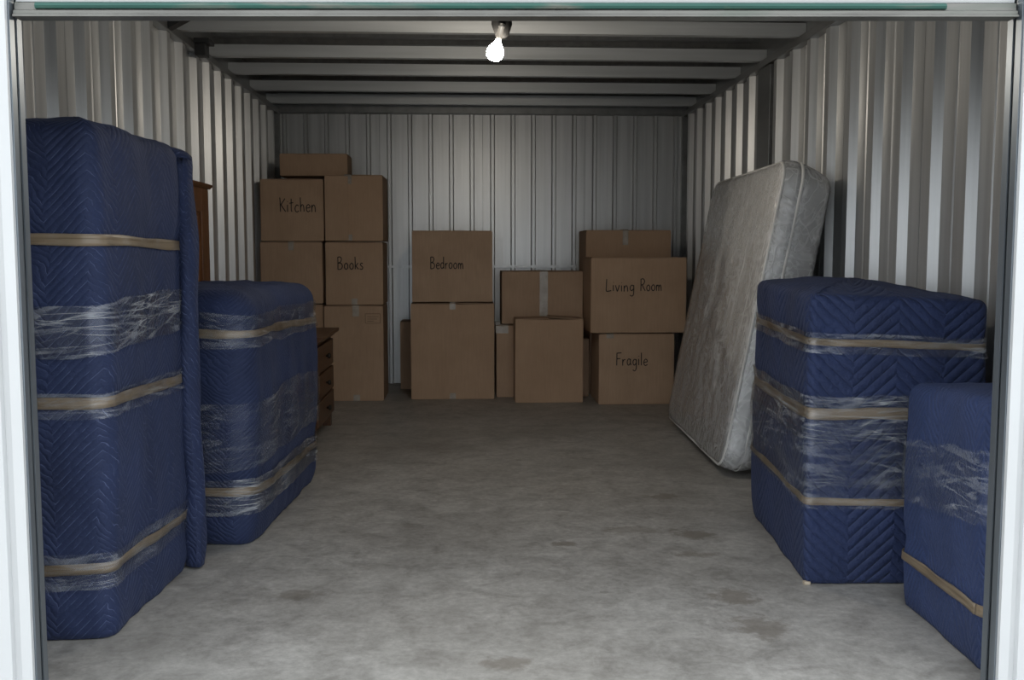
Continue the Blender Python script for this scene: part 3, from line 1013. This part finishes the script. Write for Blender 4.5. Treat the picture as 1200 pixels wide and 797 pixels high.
root = tag(empty('wooden_chest', (-1.20, 6.88, 0)), 'dark brown wooden chest of drawers behind the squat wrapped bundle', 'chest of drawers')
hw, hd, ch = 0.42, 0.245, 0.66
box('carcass', (-hd, hd - 0.012, -hw, hw, 0.085, ch), 'wood_chest', root, 0.004)
extrude_profile('top', [(-hd - 0.01, ch + 0.001), (hd + 0.005, ch + 0.001), (hd + 0.018, ch + 0.018), (hd + 0.042, ch + 0.030), (hd + 0.042, ch + 0.052), (-hd - 0.01, ch + 0.052)], 'y', -hw - 0.035, hw + 0.035, 'wood_chest', root)
for (sx, sy) in ((-1, -1), (-1, 1), (1, -1), (1, 1)):
    cx, cy = sx * (hd - 0.045), sy * (hw - 0.035)
    box('leg', (cx - 0.03, cx + 0.03, cy - 0.03, cy + 0.03, 0.0, 0.084), 'wood_chest', root, 0.004)
for (z0, z1) in ((0.11, 0.27), (0.285, 0.445), (0.46, 0.64)):
    d = box('drawer', (hd - 0.011, hd + 0.006, -hw + 0.03, hw - 0.03, z0, z1), 'wood_chest', root, 0.004)
    kb = lathe('knob', [(0.0, 0.034), (0.012, 0.033), (0.019, 0.025), (0.017, 0.016), (0.008, 0.011), (0.008, 0.0)], 'knob', d, 18,
               (hd + 0.006, 0.0, (z0 + z1) / 2), Matrix.Rotation(math.radians(90), 3, 'Y'))

# ------------------------------------------------------------------ handwriting
GLYPH = {
    'K': (0.52, [[(0.02, 1), (0.05, 0.5), (0.06, 0)], [(0.46, 0.93), (0.25, 0.66), (0.07, 0.46)], [(0.12, 0.50), (0.30, 0.25), (0.52, 0.0)]]),
    'i': (0.14, [[(0.05, 0.5), (0.06, 0)], [(0.05, 0.70), (0.07, 0.74)]]),
    't': (0.32, [[(0.14, 0.9), (0.13, 0.4), (0.14, 0.06), (0.22, 0.0)], [(-0.02, 0.58), (0.32, 0.62)]]),
    'c': (0.38, [[(0.36, 0.42), (0.2, 0.5), (0.05, 0.3), (0.08, 0.08), (0.22, 0.0), (0.37, 0.09)]]),
    'h': (0.40, [[(0.03, 1), (0.04, 0.5), (0.04, 0)], [(0.04, 0.28), (0.16, 0.48), (0.29, 0.42), (0.33, 0.2), (0.34, 0)]]),
    'e': (0.38, [[(0.05, 0.26), (0.34, 0.30), (0.31, 0.45), (0.18, 0.5), (0.05, 0.34), (0.07, 0.1), (0.2, 0.0), (0.37, 0.09)]]),
    'n': (0.40, [[(0.03, 0.5), (0.04, 0)], [(0.04, 0.28), (0.17, 0.49), (0.29, 0.42), (0.33, 0.2), (0.34, 0)]]),
    'B': (0.52, [[(0.03, 1), (0.04, 0.5), (0.03, 0)], [(0.0, 0.97), (0.25, 1.0), (0.38, 0.83), (0.28, 0.6), (0.06, 0.52)], [(0.06, 0.52), (0.34, 0.48), (0.46, 0.27), (0.33, 0.04), (0.0, 0.0)]]),
    'o': (0.42, [[(0.2, 0.5), (0.05, 0.36), (0.05, 0.13), (0.18, 0.0), (0.34, 0.1), (0.37, 0.33), (0.26, 0.48), (0.18, 0.5)]]),
    'k': (0.38, [[(0.03, 1), (0.04, 0.5), (0.04, 0)], [(0.32, 0.5), (0.18, 0.34), (0.05, 0.22)], [(0.1, 0.27), (0.22, 0.13), (0.36, 0.0)]]),
    's': (0.34, [[(0.31, 0.44), (0.18, 0.5), (0.06, 0.41), (0.14, 0.28), (0.28, 0.19), (0.25, 0.04), (0.12, 0.0), (0.0, 0.06)]]),
    'd': (0.42, [[(0.33, 0.40), (0.2, 0.5), (0.06, 0.36), (0.06, 0.12), (0.18, 0.0), (0.33, 0.14)], [(0.35, 1), (0.35, 0.5), (0.36, 0)]]),
    'r': (0.30, [[(0.03, 0.5), (0.04, 0)], [(0.04, 0.26), (0.13, 0.44), (0.28, 0.48)]]),
    'm': (0.58, [[(0.03, 0.5), (0.04, 0)], [(0.04, 0.3), (0.14, 0.48), (0.24, 0.42), (0.27, 0.2), (0.27, 0.0)], [(0.27, 0.28), (0.38, 0.48), (0.48, 0.42), (0.52, 0.2), (0.53, 0.0)]]),
    'L': (0.46, [[(0.05, 1), (0.03, 0.5), (0.02, 0.02), (0.25, 0.0), (0.44, 0.05)]]),
    'v': (0.36, [[(0.0, 0.5), (0.08, 0.24), (0.16, 0.0), (0.25, 0.25), (0.33, 0.52)]]),
    'g': (0.42, [[(0.34, 0.42), (0.2, 0.5), (0.06, 0.35), (0.08, 0.12), (0.2, 0.04), (0.34, 0.2)], [(0.35, 0.5), (0.36, 0.1), (0.33, -0.28), (0.2, -0.42), (0.04, -0.33)]]),
    'R': (0.52, [[(0.03, 1), (0.04, 0.5), (0.03, 0)], [(0.0, 0.96), (0.28, 1.0), (0.42, 0.8), (0.3, 0.56), (0.06, 0.48)], [(0.18, 0.5), (0.32, 0.25), (0.5, 0.0)]]),
    'F': (0.44, [[(0.04, 1), (0.04, 0.5), (0.03, 0)], [(0.02, 0.97), (0.25, 0.99), (0.46, 1.0)], [(0.05, 0.52), (0.2, 0.54), (0.36, 0.55)]]),
    'a': (0.42, [[(0.34, 0.40), (0.2, 0.5), (0.06, 0.36), (0.06, 0.12), (0.18, 0.0), (0.33, 0.16)], [(0.34, 0.5), (0.34, 0.2), (0.40, 0.0)]]),
    'l': (0.14, [[(0.05, 1), (0.05, 0.5), (0.06, 0)]]),
    ' ': (0.40, []),
}
def smooth_line(pts, k=6):
    if len(pts) < 3:
        return [Vector(p) for p in pts]
    P = [Vector(p) for p in pts]
    out = []
    for i in range(len(P) - 1):
        p0, p1, p2, p3 = P[max(0, i - 1)], P[i], P[i + 1], P[min(len(P) - 1, i + 2)]
        for j in range(k):
            t = j / k
            out.append(0.5 * ((2 * p1) + (p2 - p0) * t + (2 * p0 - 5 * p1 + 4 * p2 - p3) * t * t + (3 * p1 - p0 - 3 * p2 + p3) * t ** 3))
    out.append(P[-1])
    return out

def handwriting(text, parent, cx, y, z, width, height, stroke=0.0075):
    """marker strokes lying on a box front that faces -y"""
    adv = sum(GLYPH[c][0] + 0.10 for c in text) - 0.10
    sx = width / adv
    v, f = [], []
    x = cx - width / 2
    rnd = random.Random(len(text))
    for ch_ in text:
        wd, strokes = GLYPH[ch_]
        dz = rnd.uniform(-0.03, 0.03) * height
        for st in strokes:
            pts = [Vector((x + p.x * sx, z + dz + p.y * height)) for p in smooth_line(st)]
            b = len(v)
            for i, p in enumerate(pts):
                d = (pts[min(len(pts) - 1, i + 1)] - pts[max(0, i - 1)]).normalized()
                nrm = Vector((-d.y, d.x)) * stroke / 2
                for q in (p + nrm, p - nrm):
                    v.append((q.x, y, q.y))
            for i in range(len(pts) - 1):
                f.append((b + 2 * i, b + 2 * i + 1, b + 2 * i + 3, b + 2 * i + 2))
        x += (wd + 0.10) * sx
    o = pydata('handwriting', v, f, 'ink', parent)
    o['label'] = 'black marker writing "%s"' % text
    return o

# ------------------------------------------------------------------ cardboard boxes
GROUP = 'cardboard moving boxes along the back wall'
def carton(label, x0, x1, yf, depth, z0, z1, rz=0.0, tape_top=True, tape_bottom=False, tape_x=0.0, seam_front=False, seed=0,
           lift=0.003, tape_h=0.07, tw=0.05, full_tape=False):
    w_, h_ = x1 - x0, z1 - z0
    root = tag(empty('cardboard_box', ((x0 + x1) / 2, yf + depth / 2, z0), rz), label, 'box', GROUP)
    hx, hy = w_ / 2, depth / 2
    rnd = random.Random(seed)
    # body: bevelled, faces very slightly bowed
    bm = bmesh.new()
    box_bm(bm, -hx, hx, -hy, hy, 0.001, h_ - 0.006)
    bmesh.ops.subdivide_edges(bm, edges=bm.edges[:], cuts=5, use_grid_fill=True)
    for v in bm.verts:
        for ax, hh in ((0, hx), (1, hy)):
            if abs(abs(v.co[ax]) - hh) < 1e-5:
                ot = v.co[1 - ax] / (hy if ax == 0 else hx)
                t = v.co.z / h_
                v.co[ax] += math.copysign(1, v.co[ax]) * 0.004 * (1 - ot * ot) * math.sin(math.pi * min(1, max(0, t)))
                v.co[ax] += 0.0015 * noise.noise(v.co * 6 + Vector((seed, 0, 0)))
    sharp = [e for e in bm.edges if len(e.link_faces) == 2 and e.calc_face_angle() > 1.0]
    bmesh.ops.bevel(bm, geom=sharp, offset=0.005, segments=2, affect='EDGES')
    me = bpy.data.meshes.new('carton_body')
    bm.to_mesh(me)
    bm.free()
    body = link('carton_body', me, 'cardboard', root, True)
    md = body.modifiers.new('edges', 'EDGE_SPLIT')
    md.split_angle = math.radians(35)
    # two outer flaps meeting over the top
    for s in (-1, 1):
        xa, xb = sorted((s * 0.0015 + tape_x * 0, s * (hx - 0.002)))
        zf = h_ - 0.0055
        dl = lift * rnd.uniform(0.2, 1.0)
        v = []
        for (x, y, z) in ((xa, -hy + 0.001, zf), (xb, -hy + 0.001, zf), (xb, hy - 0.001, zf), (xa, hy - 0.001, zf)):
            inner_ = abs(x) < 0.01
            v.append((x, y - (0.003 if s > 0 else 0.0), z + (dl if inner_ else 0)))
        v += [(x, y, z + 0.0045) for x, y, z in v]
        f = [(3, 2, 1, 0), (4, 5, 6, 7), (0, 1, 5, 4), (1, 2, 6, 5), (2, 3, 7, 6), (3, 0, 4, 7)]
        pydata('flap', v, f, 'cardboard', root)
    def tape_strip(pts, xc, wd=tw):
        """a strip following a path of (y, z) points over the box"""
        v, f = [], []
        for (y, z) in pts:
            v += [(xc - wd / 2, y, z), (xc + wd / 2, y, z)]
        for i in range(len(pts) - 1):
            f.append((2 * i, 2 * i + 1, 2 * i + 3, 2 * i + 2))
        o = pydata('tape', v, f, 'box_tape', root)
        md_ = o.modifiers.new('thickness', 'SOLIDIFY')
        md_.thickness = 0.0008
        return o
    yo = -hy - 0.0075
    if tape_top:
        tape_strip([(hy - 0.01, h_ + lift + 0.002), (-hy + 0.004, h_ + lift + 0.002), (yo, h_ - 0.004), (yo, h_ - tape_h)], tape_x)
    if tape_bottom:
        tape_strip([(yo, 0.055), (yo, 0.004)], tape_x, tw)
    if full_tape:
        tape_strip([(yo, h_ - 0.006), (yo, 0.006)], tape_x, tw * 1.15)
    return root, -hy - 0.0085, h_

G_ = 0.003
# left stack
carton('plain cardboard box at floor level behind the chest, lowest under the Kitchen box', -1.70, -1.19, 8.50, 0.55, 0.0, 0.822, seed=1)
r, yo, hh = carton('tall cardboard box at the bottom of the left stack, under the Books box', -1.178, -0.682, 8.46, 0.52, 0.0, 0.812, tape_bottom=True, tape_h=0.09, tw=0.055, seed=2, tape_x=0.02)
pv = []
def line_mark(parent, segs, y, wd=0.004):
    v, f = [], []
    for (xa, za, xb, zb) in segs:
        d = Vector((xb - xa, zb - za)).normalized()
        nn = Vector((-d.y, d.x)) * wd / 2
        b = len(v)
        v += [(xa + nn.x, y, za + nn.y), (xa - nn.x, y, za - nn.y), (xb - nn.x, y, zb - nn.y), (xb + nn.x, y, zb + nn.y)]
        f.append((b, b + 1, b + 2, b + 3))
    o = pydata('printed_mark', v, f, 'print', parent)
    o['label'] = 'faint printed box outline'
    return o
line_mark(r, [(0.10, 0.745, 0.225, 0.745), (0.10, 0.665, 0.225, 0.665), (0.10, 0.745, 0.10, 0.665), (0.225, 0.745, 0.225, 0.665), (0.115, 0.72, 0.21, 0.72), (0.115, 0.70, 0.20, 0.70), (0.115, 0.682, 0.17, 0.682)], yo)
r, yo, hh = carton('plain cardboard box directly below the Kitchen box, beside the Books box', -1.703, -1.186, 8.475, 0.55, 0.827 + G_, 1.350, seed=3, tape_top=True, tw=0.045)
r, yo, hh = carton('cardboard box marked Books in the left stack', -1.160, -0.680, 8.47, 0.53, 0.815 + G_, 1.350, seed=4, tape_top=False, tape_bottom=True)
handwriting('Books', r, -0.03, yo, 0.30, 0.215, 0.105)
r, yo, hh = carton('cardboard box marked Kitchen high in the left stack', -1.690, -1.166, 8.46, 0.55, 1.353 + G_, 1.872, seed=5, tape_top=False)
handwriting('Kitchen', r, 0.05, yo, 0.245, 0.30, 0.118)
r, yo, hh = carton('cardboard box with a taped corner seam, directly above the Books box', -1.152, -0.672, 8.43, 0.56, 1.353 + G_, 1.905, seed=6, tape_top=True, tape_x=-0.045, tape_h=0.075, tw=0.06, tape_bottom=True)
box('panel_overlap', (-0.238, -0.045, yo - 0.004, yo - 0.0005 + 0.004, 0.006, hh - 0.012), 'cardboard', r, 0.0008, 1)
carton('shallow small cardboard box lying on top of the left stack', -1.555, -0.985, 8.64, 0.36, 1.908 + G_, 2.10, rz=math.radians(0), seed=7, tape_top=False)

# middle stack
carton('large square cardboard box standing under the Bedroom box', -0.452, 0.262, 8.52, 0.60, 0.0, 0.826, tape_bottom=True, seed=8, lift=0.008, tape_h=0.05, tw=0.05)
r, yo, hh = carton('cardboard box marked Bedroom on the middle stack', -0.437, 0.247, 8.53, 0.55, 0.836 + G_, 1.447, seed=9, tape_top=False)
handwriting('Bedroom', r, -0.045, yo, 0.285, 0.28, 0.10)
carton('small cardboard box half hidden behind the left edge of the Bedroom stack', -0.585, -0.20, 9.18, 0.34, 0.0, 0.628, seed=10, tape_top=False)
# centre right
carton('cardboard box on the floor under the box with a vertical tape strip', 0.285, 0.88, 8.62, 0.50, 0.0, 0.628, seed=11, tape_top=True, tape_x=-0.25, tape_h=0.065, tw=0.11)
carton('cardboard box with one pale vertical tape strip down its front', 0.335, 1.048, 8.70, 0.50, 0.634 + G_, 1.098, seed=12, tape_top=True, tape_x=0.01, full_tape=True, tw=0.062)
carton('low cardboard box squeezed behind the front upright box and the Fragile box', 0.89, 1.095, 8.63, 0.40, 0.0, 0.508, seed=13, tape_top=False)
carton('plain upright cardboard box standing foremost on the floor, left of the Fragile box', 0.430, 1.002, 8.28, 0.30, 0.0, 0.708, seed=14, tape_top=False, lift=0.02)
# right stack
r, yo, hh = carton('cardboard box marked Fragile on the floor under the Living Room box', 1.118, 1.745, 8.15, 0.50, 0.0, 0.590, seed=15, tape_top=True, tape_x=-0.225, tape_h=0.035, tw=0.06)
handwriting('Fragile', r, -0.04, yo, 0.33, 0.26, 0.105)
r, yo, hh = carton('large cardboard box marked Living Room on the right stack', 1.045, 1.835, 8.13, 0.52, 0.596 + G_, 1.222, seed=16, tape_top=False)
handwriting('Living', r, -0.155, yo, 0.345, 0.235, 0.098)
handwriting('Room', r, 0.10, yo, 0.350, 0.175, 0.098)
carton('cardboard box on the floor behind the Fragile box', 1.115, 1.80, 8.76, 0.55, 0.0, 0.74, seed=17, tape_top=False)
carton('cardboard box showing its top edge behind the Living Room box', 1.075, 1.825, 8.72, 0.55, 0.744 + G_, 1.458, seed=18, tape_top=True, tape_x=-0.03, tw=0.05, tape_h=0.13)

# ------------------------------------------------------------------ ceiling lamp
root = tag(empty('ceiling_lamp', (0.205, 5.30, 2.50)), 'lit bare bulb in a black socket hanging from the ceiling', 'lamp')
lathe('stem', [(0.0, 0.27), (0.012, 0.27), (0.012, 0.0), (0.0, 0.0)], 'black_plastic', root, 14)
lathe('base', [(0.0, 0.0), (0.060, 0.0), (0.060, -0.012), (0.052, -0.03), (0.054, -0.06), (0.046, -0.085), (0.034, -0.12), (0.018, -0.13), (0.0, -0.13)], 'black_plastic', root)
tilt = Matrix.Rotation(math.radians(14), 3, 'Y')
lathe('socket', [(0.0, 0.0), (0.017, 0.0), (0.017, -0.018), (0.014, -0.022), (0.015, -0.07), (0.013, -0.085), (0.0, -0.085)], 'chrome', root, 20, (0.0, -0.052, -0.07), tilt)
off = tilt @ Vector((0, 0, -0.080))
pb = [(0.0, 0.0), (0.013, 0.0), (0.015, -0.012), (0.026, -0.026), (0.040, -0.048), (0.045, -0.068), (0.041, -0.091), (0.024, -0.108), (0.0, -0.113)]
lathe('bulb', pb, 'bulb', root, 24, tuple(Vector((0.0, -0.052, -0.07)) + off), tilt)
